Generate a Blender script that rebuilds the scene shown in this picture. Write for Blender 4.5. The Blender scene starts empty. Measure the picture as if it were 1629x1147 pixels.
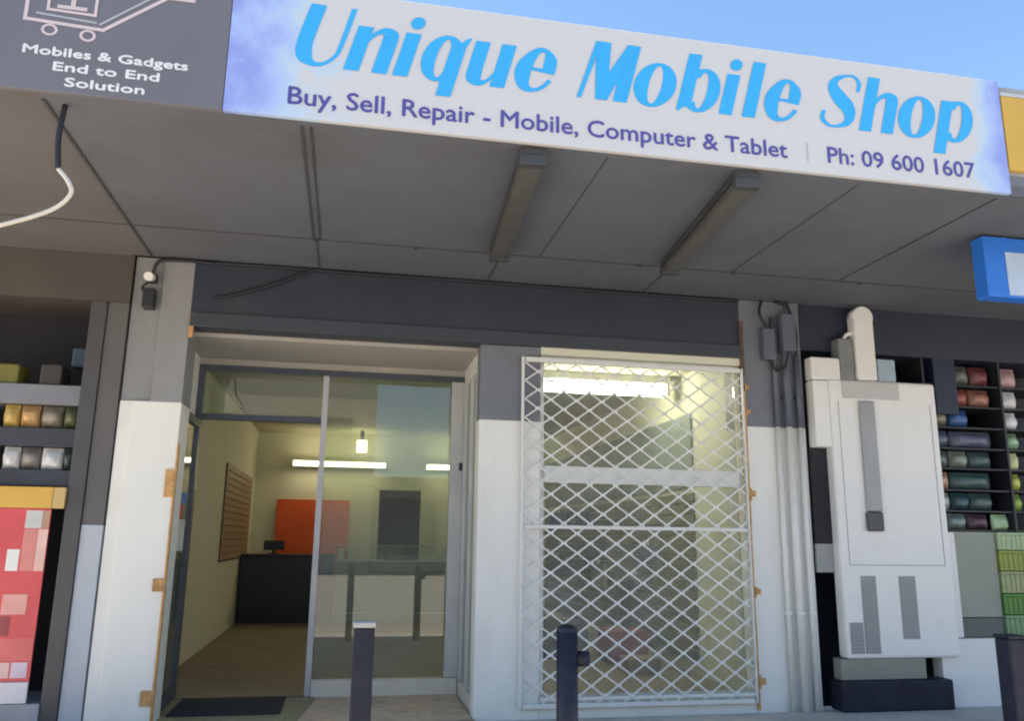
import bpy, bmesh, math, random
from mathutils import Vector, Matrix
random.seed(7)
S = bpy.context.scene
COL = S.collection
R = math.radians

# ---------------------------------------------------------------- camera
cam_d = bpy.data.cameras.new('camera')
cam = bpy.data.objects.new('camera', cam_d); COL.objects.link(cam)
cam_d.sensor_fit = 'HORIZONTAL'; cam_d.sensor_width = 36.0
cam_d.lens = 36.0 * 1300.0 / 1629.0
cam_d.clip_start = 0.05; cam_d.clip_end = 3000
yaw, pitch, roll = R(11.06), R(12.35), R(0.76)
fwd = Vector((math.sin(yaw) * math.cos(pitch), math.cos(yaw) * math.cos(pitch), math.sin(pitch)))
rgt0 = Vector((math.cos(yaw), -math.sin(yaw), 0)); up0 = rgt0.cross(fwd)
rgt = rgt0 * math.cos(roll) + up0 * math.sin(roll)
up = -rgt0 * math.sin(roll) + up0 * math.cos(roll)
m = Matrix((rgt, up, -fwd)).transposed().to_4x4()
m.translation = Vector((0, -5.745, 1.162))
cam.matrix_world = m
S.camera = cam

# ---------------------------------------------------------------- light
SUN_EL, SUN_AZ = R(48), R(-78)
w = bpy.data.worlds.new('World'); S.world = w; w.use_nodes = True
nt = w.node_tree; nt.nodes.clear()
sky = nt.nodes.new('ShaderNodeTexSky'); sky.sky_type = 'NISHITA'; sky.sun_disc = False
sky.sun_elevation = SUN_EL; sky.sun_rotation = SUN_AZ
sky.air_density = 1.0; sky.dust_density = 0.15; sky.ozone_density = 2.2
bg = nt.nodes.new('ShaderNodeBackground'); bg.inputs[1].default_value = 0.086
wo = nt.nodes.new('ShaderNodeOutputWorld')
hs = nt.nodes.new('ShaderNodeHueSaturation'); hs.inputs['Saturation'].default_value = 1.12
nt.links.new(sky.outputs[0], hs.inputs['Color']); nt.links.new(hs.outputs[0], bg.inputs[0]); nt.links.new(bg.outputs[0], wo.inputs[0])
sd = bpy.data.lights.new('sun', 'SUN'); sd.energy = 5.0; sd.angle = R(0.5); sd.color = (1, .95, .88)
so = bpy.data.objects.new('sun', sd); COL.objects.link(so)
sdir = Vector((math.sin(SUN_AZ) * math.cos(SUN_EL), math.cos(SUN_AZ) * math.cos(SUN_EL), math.sin(SUN_EL)))
so.rotation_euler = sdir.to_track_quat('Z', 'Y').to_euler(); so.location = (0, 0, 30)
S.view_settings.view_transform = 'Standard'; S.view_settings.look = 'None'
S.view_settings.use_white_balance = True; S.view_settings.white_balance_temperature = 7400
S.view_settings.exposure = 2.03; S.view_settings.gamma = 1
S.render.engine = 'CYCLES'
S.cycles.use_denoising = True
S.cycles.max_bounces = 10; S.cycles.diffuse_bounces = 6; S.cycles.transparent_max_bounces = 12
S.cycles.sample_clamp_indirect = 6
S.cycles.pixel_filter_type = 'BLACKMAN_HARRIS'; S.cycles.filter_width = 2.0

# ---------------------------------------------------------------- materials
def mat(name, col, rough=.6, var=.12, scale=6, bump=0.0, metal=0, dirt=None, dscale=2.0, damt=.35, bscale=60, streak=1.0):
    M = bpy.data.materials.new(name); M.use_nodes = True
    n = M.node_tree.nodes; l = M.node_tree.links; b = n['Principled BSDF']
    b.inputs['Roughness'].default_value = rough; b.inputs['Metallic'].default_value = metal
    tc = n.new('ShaderNodeTexCoord')
    mp = n.new('ShaderNodeMapping'); mp.inputs['Scale'].default_value = (1, 1, streak); l.new(tc.outputs['Object'], mp.inputs[0])
    nz = n.new('ShaderNodeTexNoise'); nz.inputs['Scale'].default_value = scale; nz.inputs['Detail'].default_value = 6
    l.new(mp.outputs[0], nz.inputs[0])
    rp = n.new('ShaderNodeValToRGB')
    rp.color_ramp.elements[0].position = .3; rp.color_ramp.elements[1].position = .7
    rp.color_ramp.elements[0].color = (*[c * (1 - var) for c in col], 1)
    rp.color_ramp.elements[1].color = (*[min(1, c * (1 + var)) for c in col], 1)
    l.new(nz.outputs[0], rp.inputs[0]); out = rp.outputs[0]
    if dirt:
        n2 = n.new('ShaderNodeTexNoise'); n2.inputs['Scale'].default_value = dscale; n2.inputs['Detail'].default_value = 8
        n2.inputs['Roughness'].default_value = .65; l.new(mp.outputs[0], n2.inputs[0])
        r2 = n.new('ShaderNodeValToRGB'); r2.color_ramp.elements[0].position = .5; r2.color_ramp.elements[1].position = .72
        r2.color_ramp.elements[0].color = (0, 0, 0, 1); r2.color_ramp.elements[1].color = (damt,) * 3 + (1,)
        l.new(n2.outputs[0], r2.inputs[0])
        mx = n.new('ShaderNodeMixRGB'); l.new(r2.outputs[0], mx.inputs[0]); l.new(out, mx.inputs[1]); mx.inputs[2].default_value = (*dirt, 1)
        out = mx.outputs[0]
    l.new(out, b.inputs['Base Color'])
    if bump:
        n3 = n.new('ShaderNodeTexNoise'); n3.inputs['Scale'].default_value = bscale; n3.inputs['Detail'].default_value = 4
        l.new(tc.outputs['Object'], n3.inputs[0])
        bp = n.new('ShaderNodeBump'); bp.inputs['Strength'].default_value = bump; bp.inputs['Distance'].default_value = .01
        l.new(n3.outputs[0], bp.inputs['Height']); l.new(bp.outputs[0], b.inputs['Normal'])
    return M

def emit(name, col, s):
    M = bpy.data.materials.new(name); M.use_nodes = True
    n = M.node_tree.nodes; b = n['Principled BSDF']
    b.inputs['Base Color'].default_value = (.8, .8, .8, 1)
    b.inputs['Emission Color'].default_value = (*col, 1); b.inputs['Emission Strength'].default_value = s
    return M

def glass(name, tint=(.93, .97, .95), ior=1.75, rough=0.0, haze=.06):
    M = bpy.data.materials.new(name); M.use_nodes = True
    n = M.node_tree.nodes; l = M.node_tree.links; n.remove(n['Principled BSDF'])
    t = n.new('ShaderNodeBsdfTransparent'); t.inputs[0].default_value = (*tint, 1)
    g = n.new('ShaderNodeBsdfGlossy'); g.inputs['Roughness'].default_value = rough
    f = n.new('ShaderNodeFresnel'); f.inputs[0].default_value = ior
    mx = n.new('ShaderNodeMixShader'); l.new(f.outputs[0], mx.inputs[0]); l.new(t.outputs[0], mx.inputs[1]); l.new(g.outputs[0], mx.inputs[2])
    d = n.new('ShaderNodeBsdfDiffuse'); d.inputs[0].default_value = (.72, .74, .72, 1)     # haze put into the pane as a pale dusty film
    tc = n.new('ShaderNodeTexCoord'); nz = n.new('ShaderNodeTexNoise'); nz.inputs['Scale'].default_value = 2.2; nz.inputs['Detail'].default_value = 5
    l.new(tc.outputs['Object'], nz.inputs[0])
    k = n.new('ShaderNodeMath'); k.operation = 'MULTIPLY'; k.inputs[1].default_value = haze * 2; l.new(nz.outputs[0], k.inputs[0])
    m2 = n.new('ShaderNodeMixShader'); l.new(k.outputs[0], m2.inputs[0]); l.new(mx.outputs[0], m2.inputs[1]); l.new(d.outputs[0], m2.inputs[2])
    l.new(m2.outputs[0], n['Material Output'].inputs[0])
    return M

WHITE = mat('white_wall_paint', (.77, .755, .715), .55, .03, 3, .15, dirt=(.52, .48, .42), dscale=3.5, damt=.25, bscale=45, streak=.35)
GREYP = mat('slate_wall_paint', (.16, .172, .20), .5, .07, 3, .15, dirt=(.08, .085, .1), dscale=2.5, damt=.3, bscale=45)
GREYL = mat('pale_slate_paint', (.25, .25, .255), .5, .07, 3, .15, dirt=(.12, .12, .13), dscale=2.5, damt=.3, bscale=45)
BEAMP = mat('dark_slate_paint', (.025, .033, .050), .5, .10, 2, .12, dirt=(.05, .055, .06), dscale=1.6, damt=.4)
LIPP = mat('beam_lip_paint', (.040, .047, .064), .5, .1, 3, .1)
NAVYP = mat('navy_wall_paint', (.020, .027, .046), .5, .12, 2, .1)
RECC = mat('recess_ceiling_board', (.42, .39, .35), .7, .05, 3)
SOFF = mat('soffit_board', (.112, .120, .137), .75, .05, 2.2, .08, dirt=(.075, .07, .066), dscale=1.3, damt=.5)
SOFFB = mat('brown_soffit_board', (.118, .111, .110), .75, .08, 2.2, .08, dirt=(.10, .075, .06), dscale=1.4, damt=.5)
JOINT = mat('soffit_joint_strip', (.055, .055, .056), .7, .15, 8)
ALU = mat('weathered_aluminium', (.52, .525, .53), .45, .08, 5, metal=.1)
ALUD = mat('dark_aluminium', (.07, .085, .11), .45, .1, 5, metal=.2)
OFFW = mat('cream_painted_timber', (.66, .62, .54), .5, .05, 5, .1, dirt=(.4, .34, .26), dscale=3, damt=.3)
ORANGE = mat('bare_timber', (.55, .30, .12), .7, .25, 25, .2, dirt=(.30, .15, .06), dscale=9, damt=.6)
CABLE = mat('black_cable', (.015, .016, .02), .5, .1)
CABLEW = mat('white_cable', (.6, .55, .47), .5, .1)
PIPE = mat('painted_conduit', (.76, .745, .705), .5, .05, 6, dirt=(.35, .33, .3), dscale=4, damt=.3, streak=.3)
PIPED = mat('dark_conduit', (.10, .115, .15), .5, .1, 6)
BLACK = mat('black_plastic', (.02, .022, .028), .45, .15)
NAVY = mat('navy_powder_coat', (.012, .015, .028), .5, .18, 9, .1, dirt=(.06, .06, .065), dscale=7, damt=.3)
NAVY.node_tree.nodes['Principled BSDF'].inputs['Specular IOR Level'].default_value = .25
CAPM = mat('grey_cap', (.36, .36, .34), .6, .1)
IWALL = mat('interior_cream_wall', (.66, .655, .53), .7, .03, 2)
ICEIL = mat('interior_ceiling', (.46, .44, .32), .8, .04, 2)
CARPET = mat('brown_carpet', (.25, .205, .15), .95, .18, 40, .3, dirt=(.11, .09, .07), dscale=1.5, damt=.5, bscale=200)
TILE = mat('brown_paver', (.62, .47, .34), .85, .16, 14, .25, dirt=(.34, .25, .18), dscale=5, damt=.7)
RAMP = mat('mossy_concrete', (.36, .32, .19), .9, .18, 12, .3, dirt=(.13, .12, .08), dscale=5, damt=.6)
CONC = mat('footpath_concrete', (.50, .475, .43), .9, .1, 8, .2, dirt=(.2, .19, .18), dscale=2, damt=.5)
ASPH = mat('asphalt', (.34, .32, .295), .9, .2, 30, .3)
MATT = mat('entrance_mat', (.030, .034, .042), .95, .25, 60, .3, bscale=250)
COUNTER = mat('counter_laminate', (.012, .015, .030), .35, .1)
ORANGEP = mat('orange_panel', (.80, .12, .025), .5, .06, 3)
SLAT = mat('slatwall_brown', (.34, .22, .13), .6, .12, 8)
SLATD = mat('slatwall_olive', (.17, .165, .09), .6, .15, 8)
BOARDG = mat('grey_green_board', (.22, .26, .24), .6, .1, 3)
SHOWP = mat('showcase_panel', (.17, .20, .155), .4, .04, 3)
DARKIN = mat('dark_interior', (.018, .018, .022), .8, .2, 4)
GLASS = glass('window_glass', ior=1.22, haze=.095)
GLASSD = glass('door_glass', tint=(.86, .92, .84), ior=1.7, haze=.07)
METALW = mat('white_powder_coat', (.68, .68, .665), .4, .04, 8)
LIGHTBODY = mat('batten_body', (.045, .048, .055), .6, .2, 6, dirt=(.05, .05, .055), dscale=5, damt=.6)
LIGHTDIF = mat('dusty_diffuser', (.075, .074, .066), .45, .2, 8, dirt=(.05, .048, .042), dscale=5, damt=.6)
def colm(name, c, rough=.55): return mat(name, c, rough, .08, 9)

# ---------------------------------------------------------------- helpers
class MB:
    def __init__(s): s.bm = bmesh.new(); s.mats = []
    def mi(s, m):
        if m not in s.mats: s.mats.append(m)
        return s.mats.index(m)
    def box(s, x0, x1, y0, y1, z0, z1, m, bev=0.0):
        r = bmesh.ops.create_cube(s.bm, size=1)
        vs = r['verts']
        bmesh.ops.scale(s.bm, vec=(x1 - x0, y1 - y0, z1 - z0), verts=vs)
        bmesh.ops.translate(s.bm, vec=((x0 + x1) / 2, (y0 + y1) / 2, (z0 + z1) / 2), verts=vs)
        fs = set(f for v in vs for f in v.link_faces)
        i = s.mi(m)
        for f in fs: f.material_index = i
        if bev:
            es = list(set(e for v in vs for e in v.link_edges))
            q = bmesh.ops.bevel(s.bm, geom=es, offset=bev, segments=2, profile=.5, affect='EDGES')
            for f in q['faces']: f.material_index = i
        return s
    def quad(s, pts, m):
        f = s.bm.faces.new([s.bm.verts.new(p) for p in pts]); f.material_index = s.mi(m); return s
    def cyl(s, p0, p1, r, m, seg=14, r2=None):
        p0 = Vector(p0); p1 = Vector(p1); d = p1 - p0
        q = bmesh.ops.create_cone(s.bm, cap_ends=True, segments=seg, radius1=r, radius2=r if r2 is None else r2, depth=d.length)
        rot = d.to_track_quat('Z', 'Y').to_matrix().to_4x4(); rot.translation = (p0 + p1) / 2
        bmesh.ops.transform(s.bm, matrix=rot, verts=q['verts'])
        i = s.mi(m)
        for f in set(f for v in q['verts'] for f in v.link_faces): f.material_index = i; f.smooth = len(f.verts) == 4
        return s
    def sph(s, c, r, m, sc=(1, 1, 1)):
        q = bmesh.ops.create_uvsphere(s.bm, u_segments=14, v_segments=8, radius=r)
        bmesh.ops.scale(s.bm, vec=sc, verts=q['verts']); bmesh.ops.translate(s.bm, vec=c, verts=q['verts'])
        i = s.mi(m)
        for f in set(f for v in q['verts'] for f in v.link_faces): f.material_index = i; f.smooth = True
        return s
    def tube(s, pts, r, m, seg=8, sub=8):
        P = [Vector(p) for p in pts]
        Q = []
        for i in range(len(P) - 1):
            a = P[max(i - 1, 0)]; b = P[i]; c = P[i + 1]; d = P[min(i + 2, len(P) - 1)]
            for k in range(sub):
                t = k / sub
                Q.append(.5 * ((2 * b) + (c - a) * t + (2 * a - 5 * b + 4 * c - d) * t * t + (3 * b - a - 3 * c + d) * t ** 3))
        Q.append(P[-1]); rings = []; i_ = s.mi(m)
        for i, p in enumerate(Q):
            t = (Q[min(i + 1, len(Q) - 1)] - Q[max(i - 1, 0)]).normalized()
            a = t.orthogonal().normalized() if i == 0 else (pa - t * pa.dot(t)).normalized()
            pa = a; b = t.cross(a)
            rings.append([s.bm.verts.new(p + (a * math.cos(2 * math.pi * k / seg) + b * math.sin(2 * math.pi * k / seg)) * r) for k in range(seg)])
        for A, B in zip(rings, rings[1:]):
            for k in range(seg):
                f = s.bm.faces.new((A[k], A[(k + 1) % seg], B[(k + 1) % seg], B[k])); f.material_index = i_; f.smooth = True
        for c in (rings[0][::-1], rings[-1]):
            f = s.bm.faces.new(c); f.material_index = i_
        return s
    def build(s, name, parent=None, loc=None):
        bmesh.ops.recalc_face_normals(s.bm, faces=s.bm.faces)
        me = bpy.data.meshes.new(name); 
        if loc is not None: bmesh.ops.translate(s.bm, vec=-Vector(loc), verts=s.bm.verts)
        s.bm.to_mesh(me); s.bm.free()
        for mm in s.mats: me.materials.append(mm)
        o = bpy.data.objects.new(name, me); COL.objects.link(o)
        if loc is not None: o.location = loc
        if parent:
            if loc is None: o.location = -parent.location if parent.parent is None else -parent.location - parent.parent.location
            o.parent = parent
        return o

def tag(o, label=None, cat=None, group=None, kind=None):
    if label: o['label'] = label
    if cat: o['category'] = cat
    if group: o['group'] = group
    if kind: o['kind'] = kind
    return o
def thing(name, label, cat, loc=(0, 0, 0), group=None):
    o = bpy.data.objects.new(name, None); COL.objects.link(o); o.location = loc; o.empty_display_size = .1
    return tag(o, label, cat, group)
def copy_thing(o, loc, label):
    c = o.copy(); COL.objects.link(c); c.location = loc; c['label'] = label
    for ch in list(o.children):
        d = ch.copy(); COL.objects.link(d); d.parent = c
    return c

# ================================================================ SETTING
def ground(name, m, x0, x1, y0, y1, z):
    b = MB(); b.quad([(x0, y0, z), (x1, y0, z), (x1, y1, z), (x0, y1, z)], m)
    return tag(b.build(name), kind='structure')
ground('road', ASPH, -400, 400, -400, 400, -.135)
b = MB(); b.box(-30, 30, -3.05, -.06, -.131, -.012, CONC); tag(b.build('footpath'), kind='structure')
b = MB(); b.box(-30, 30, -3.2, -3.051, -.131, -.008, CONC, .012); tag(b.build('kerb'), kind='structure')
b = MB()
# recess paving: ramp at the doorway and pavers beside it, the joint runs at a slant
b.quad([(-1.2, -.058, -.004), (-.27, -.058, -.004), (-.16, .88, -.004), (-1.2, .88, -.004)], RAMP)
tag(b.build('entry_ramp'), kind='structure')
b = MB(); b.quad([(-.262, -.058, -.004), (.88, -.058, -.004), (.88, .88, -.004), (-.152, .88, -.004)], TILE)
b.quad([(-1.2, -.06, -.012), (.9, -.06, -.012), (.9, .88, -.012), (-1.2, .88, -.012)], RAMP)
tag(b.build('entry_paving'), kind='structure')
b = MB(); b.box(-1.415, 3.15, .93, 7.5, -.12, 0, CARPET); b.box(.95, 3.15, .18, .929, -.12, 0, CARPET); tag(b.build('shop_floor'), kind='structure')

# ================================================================ SHOP BUILDING
PL = 2.0   # height of the paint line
bld = thing('shop_building', 'white and slate single storey shopfront with recessed glass entry', 'building')
b = MB()   # left pillar
b.box(-1.44, -1.13, 0, .3, -.1, PL + .03, WHITE, .004); b.box(-1.52, -1.441, .02, .3, -.1, PL + .03, WHITE)
b.box(-1.33, -1.13, 0, .3, PL + .03, 3.0385, GREYL, .004); b.box(-1.52, -1.331, .03, .3, PL + .03, 3.0385, GREYL)
b.build('pillar', bld)
b = MB()   # middle pillar
b.box(.89, 1.34, 0, .14, -.1, PL, WHITE, .004); b.box(.89, 1.34, 0, .14, PL, 2.555, GREYP, .004)
b.build('pillar', bld)
b = MB()   # right pillar
b.box(2.935, 3.45, 0, .3, -.1, PL + .03, WHITE, .004); b.box(2.935, 3.45, 0, .3, PL + .03, 3.0385, GREYP, .004)
b.build('pillar', bld)
b = MB(); b.box(1.341, 2.934, 0, .14, -.1, .095, WHITE, .004); b.build('stall_riser', bld)
b = MB(); b.box(1.345, 2.93, -.035, .10, .0955, .118, METALW, .004); b.build('window_sill', bld)
b = MB(); b.box(-1.129, 2.934, .0, .16, 2.66, 3.035, BEAMP); b.build('beam', bld)
b = MB(); b.box(-1.129, 2.934, -.022, .16, 2.558, 2.659, LIPP, .004); b.build('beam_lip', bld)
b = MB(); b.box(-1.2, .9, .161, .95, 2.53, 2.60, RECC)
b.box(-1.2, .9, .90, .95, 2.478, 2.529, RECC); b.build('recess_ceiling', bld)
b = MB(); b.box(-4, 9, .17, .32, 3.13, 4.3, GREYP); b.box(-4, 9, .1, .4, 4.301, 4.36, GREYP); b.build('parapet', bld)
# recess side walls
b = MB(); b.box(-1.42, -1.2, .301, .95, -.1, 2.6, WHITE); b.build('recess_wall', bld)
b = MB(); b.box(.9, .96, .141, .93, -.1, .10, OFFW); b.box(.9, .96, .141, .93, 2.40, 2.53, WHITE)
b.box(.895, .955, .141, .21, .1, 2.40, OFFW); b.box(.895, .955, .84, .93, .1, 2.40, ALU); b.box(.897, .953, .50, .53, .1, 2.40, ALU)
b.build('recess_wall', bld)
b = MB(); b.box(.92, .926, .211, .499, .1, 2.4, GLASS); b.box(.92, .926, .531, .839, .1, 2.4, GLASS); b.build('side_pane', bld)
b = MB(); b.box(.868, .894, .86, .90, 1.70, 1.76, BLACK, .004); b.build('latch', bld)
# interior shell
b = MB(); b.box(-1.50, -1.421, .3, 7.6, -.1, 2.8, IWALL); b.box(-1.42, -1.19, .951, 1.0, 0, 2.8, IWALL); b.build('interior_wall', bld)
b = MB(); b.box(3.15, 3.24, .3, 7.6, -.1, 2.8, IWALL); b.build('interior_wall', bld)
b = MB(); b.box(-1.42, .48, 7.5, 7.6, -.1, 2.8, IWALL); b.box(1.14, 3.15, 7.5, 7.6, -.1, 2.8, IWALL); b.box(.481, 1.139, 7.5, 7.6, 1.9, 2.8, IWALL)
b.build('interior_wall', bld)
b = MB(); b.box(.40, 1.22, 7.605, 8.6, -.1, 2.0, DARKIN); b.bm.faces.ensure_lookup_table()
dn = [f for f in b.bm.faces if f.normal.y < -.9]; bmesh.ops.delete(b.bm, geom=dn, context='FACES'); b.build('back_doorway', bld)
b = MB(); b.box(-1.42, 3.15, .33, 7.5, 2.75, 2.82, ICEIL); b.build('interior_ceiling', bld)
b = MB(); b.box(-1.19, 3.15, .951, 1.0, 2.478, 2.75, IWALL) if False else b.box(-1.42, .96, .951, .99, 2.49, 2.75, IWALL)
b.box(.961, 3.15, .165, .20, 2.52, 2.75, IWALL); b.build('front_bulkhead', bld)
b = MB(); b.box(-1.6, 3.5, .161, 8.7, 2.83, 3.1, DARKIN); b.build('roof_slab', bld)
# window of the right bay
b = MB(); b.box(1.342, 1.375, .04, .10, .119, 2.5, METALW); b.box(2.895, 2.932, .04, .10, .119, 2.5, IWALL)
b.box(1.376, 2.894, .04, .10, 2.47, 2.5, METALW); b.box(1.342, 2.932, .0, .139, 2.501, 2.557, IWALL)
wf = b.build('window_frame', bld)
b = MB(); b.box(1.376, 2.894, .02, .10, 1.565, 1.685, METALW, .003); b.build('window_rail', bld)
b = MB(); b.box(1.376, 2.894, .066, .072, .119, 1.564, GLASS); b.box(1.376, 2.894, .066, .072, 1.686, 2.469, GLASS); b.build('window_pane', bld)
# entry glazing
b = MB()
b.box(-1.2, .9, .89, .95, 2.43, 2.477, ALUD); b.box(-1.2, -1.155, .89, .95, 0, 2.43, ALUD); b.build('entry_frame', bld)
b = MB(); b.box(-1.154, -.246, .89, .95, 2.045, 2.09, ALUD); b.build('transom', bld)
b = MB(); b.box(-.245, -.20, .885, .95, 0, 2.43, ALU, .003); b.build('mullion', bld)
b = MB(); b.box(.795, .895, .885, .949, .116, 2.43, ALU, .003); b.build('entry_frame', bld)
b = MB(); b.box(-.199, .894, .875, .95, -.01, .112, OFFW, .004); b.build('entry_plinth', bld)
b = MB(); b.box(-1.154, -.246, .917, .923, 2.091, 2.429, GLASSD); b.build('transom_pane', bld)
b = MB(); b.box(-.199, .794, .917, .923, .113, 2.429, GLASSD); b.build('entry_pane', bld)
# open door leaf folded back along the left side of the recess
b = MB(); b.box(-1.19, -1.15, .03, .075, .01, 2.03, ALUD); b.box(-1.19, -1.15, .83, .885, .01, 2.03, ALUD)
b.box(-1.19, -1.15, .076, .829, 1.97, 2.03, ALUD); b.box(-1.19, -1.15, .076, .829, .01, .12, ALUD); df = b.build('door', bld)
b = MB(); b.box(-1.175, -1.169, .076, .829, .121, 1.969, GLASSD); b.build('door_pane', df)
STR = colm('red_sticker', (.55, .07, .05)); STB = colm('blue_sticker', (.06, .17, .42)); STW = colm('pale_sticker', (.6, .62, .62))
b = MB(); b.box(-1.1685, -1.166, .45, .70, 1.38, 1.46, STB); b.box(-1.1685, -1.166, .30, .58, 1.28, 1.37, STR); b.box(-1.1685, -1.166, .50, .72, 1.05, 1.27, STW)
b.build('door_sticker', df)
# bare timber edging with the stubs of old fixings
def trim(name, x, segs, tabs, side, y0=-.012):
    b = MB()
    for z0, z1, wd in segs: b.box(x - wd / 2, x + wd / 2, y0, .03, z0, z1, ORANGE, .002)
    for z, w_, h_ in tabs:
        xa, xb = (x + .005, x + w_) if side > 0 else (x - w_, x - .005)
        b.box(xa, xb, y0 - .004, .02, z - h_ / 2, z + h_ / 2, ORANGE, .003)
        b.box(xa, (xa * 2 + xb) / 3 if side > 0 else xb, y0 - .003, .018, z - h_ * 1.1, z + h_ * .9, ORANGE, .002)
    return b.build(name, bld)
trim('timber_edging', 2.945, [(.0, .6, .022), (.6, 1.3, .016), (1.3, 2.3, .022)], [(.19, .06, .045), (.81, .055, .04), (1.52, .055, .045), (2.14, .045, .03), (2.33, .045, .03)], 1)
trim('timber_edging', -1.124, [(.0, .9, .013), (.9, 1.75, .011)], [(.17, .075, .045), (.85, .07, .04), (1.50, .06, .09)], -1)
b = MB(); b.box(2.925, 2.955, -.02, .03, 2.42, 2.86, mat('rusty_post', (.10, .065, .045), .8, .3, 12), .003); b.build('rusty_edging', bld)
b = MB(); b.box(-1.13, -1.10, -.02, .0, 2.48, 2.66, ORANGE, .003); b.build('timber_edging', bld)

# conduits and clutter on the pillars
def pipe(x, r, z0, z1, m1, m2, y=-.03, zs=PL + .03, name='conduit'):
    b = MB(); b.cyl((x, y, z0), (x, y, zs), r, m1); b.cyl((x, y, zs), (x, y, z1), r, m2)
    for z in (z0 + .7, z0 + 2.3):
        if z < z1: b.box(x - r - .004, x + r + .004, y - r - .002, .0, z, z + .02, m1 if z < zs else m2)
    return b.build(name, bld)
pipe(3.20, .018, -.05, 2.9, PIPE, PIPED); pipe(3.285, .026, -.05, 2.75, PIPE, PIPED, -.045); pipe(3.385, .020, -.05, 2.6, PIPE, PIPED, -.035)
b = MB(); b.box(3.10, 3.20, -.07, 0, 2.55, 2.80, PIPED, .008); b.build('junction_box', bld)
b = MB(); b.box(3.25, 3.36, -.10, -.0, 2.62, 2.92, PIPED, .008); b.build('junction_box', bld)
b = MB()
b.tube([(3.12, -.03, 3.03), (3.08, -.06, 2.92), (3.15, -.05, 2.80)], .012, CABLE); b.tube([(3.23, -.03, 3.03), (3.28, -.08, 2.99), (3.30, -.06, 2.9)], .012, CABLE)
b.tube([(3.16, -.04, 2.56), (3.19, -.06, 2.47), (3.27, -.07, 2.5), (3.30, -.06, 2.62)], .010, CABLE); b.tube([(3.32, -.05, 3.03), (3.38, -.06, 2.8), (3.385, -.04, 2.6)], .012, CABLE)
b.build('pillar_wiring', bld)
b = MB(); b.box(-1.44, -1.365, -.06, .029, 2.66, 2.80, BLACK, .008); b.cyl((-1.40, -.03, 2.88), (-1.40, -.12, 2.86), .03, PIPE)
b.box(-1.43, -1.37, -.03, .029, 2.85, 2.91, BLACK, .006); b.tube([(-1.40, .0, 2.92), (-1.36, -.03, 3.0), (-1.2, -.02, 3.02), (-1.0, -.02, 3.015)], .012, CABLE)
b.tube([(-1.40, -.02, 2.86), (-1.45, -.04, 2.80), (-1.41, -.03, 2.74)], .008, CABLE)
b.build('junction_box', bld)
b = MB(); b.tube([(-.30, -.02, 3.03), (-.40, -.03, 2.985), (-.62, -.03, 2.88), (-.85, -.02, 2.80), (-1.0, -.012, 2.77)], .010, CABLE)
b.tube([(-1.12, -.012, 3.022), (-.6, -.014, 3.024), (0, -.014, 3.02), (.8, -.014, 3.024), (2.0, -.014, 3.02), (2.93, -.014, 3.022)], .012, CABLE)
b.build('beam_wiring', bld)

# ================================================================ CANOPY
can = thing('shop_canopy', 'flat street canopy with grey fibre cement soffit over the shopfront', 'canopy', (0, -1.1, 3.04))
b = MB(); b.box(-1.42, 9, -2.17, .0, 3.04, 3.10, SOFF); b.build('soffit', can)
b = MB(); b.box(-4.5, -1.421, -2.17, .0, 3.04, 3.10, SOFFB); b.build('soffit', can)
b = MB(); b.box(-4.5, 9, -2.17, .18, 3.101, 3.16, GREYP); b.build('canopy_roof', can)
b = MB(); b.box(-4.5, 9, -2.169, -2.13, 3.0405, 3.70, mat('fascia_board', (.3, .3, .31), .6, .08, 4)); b.build('fascia_board', can)
def strip(x0, x1, y0, y1, t=.006, name='joint_strip'):
    b = MB(); b.box(x0, x1, y0, y1, 3.04 - t, 3.0395, JOINT); return b.build(name, can)
strip(-4.5, 9, -.61, -.60, .004); strip(-.315, -.302, -2.12, -.612); strip(-.272, -.262, -2.12, -.612); strip(-.295, -.285, -.598, -.02, .004)
strip(-1.425, -1.41, -2.12, -.02, .008); strip(.92, .93, -.598, -.02, .004); strip(2.13, 2.14, -.598, -.02, .004); strip(3.42, 3.43, -2.12, -.612, .004); strip(2.58, 2.588, -2.12, -.612, .002); strip(1.18, 1.188, -2.12, -.612, .002)
for x in (-2.2, -.29, .35, 1.9, 2.6, 3.6):
    b = MB(); b.cyl((x, -.605, 3.0345), (x, -.605, 3.026), .016, JOINT); b.build('fixing_disc', can)

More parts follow.
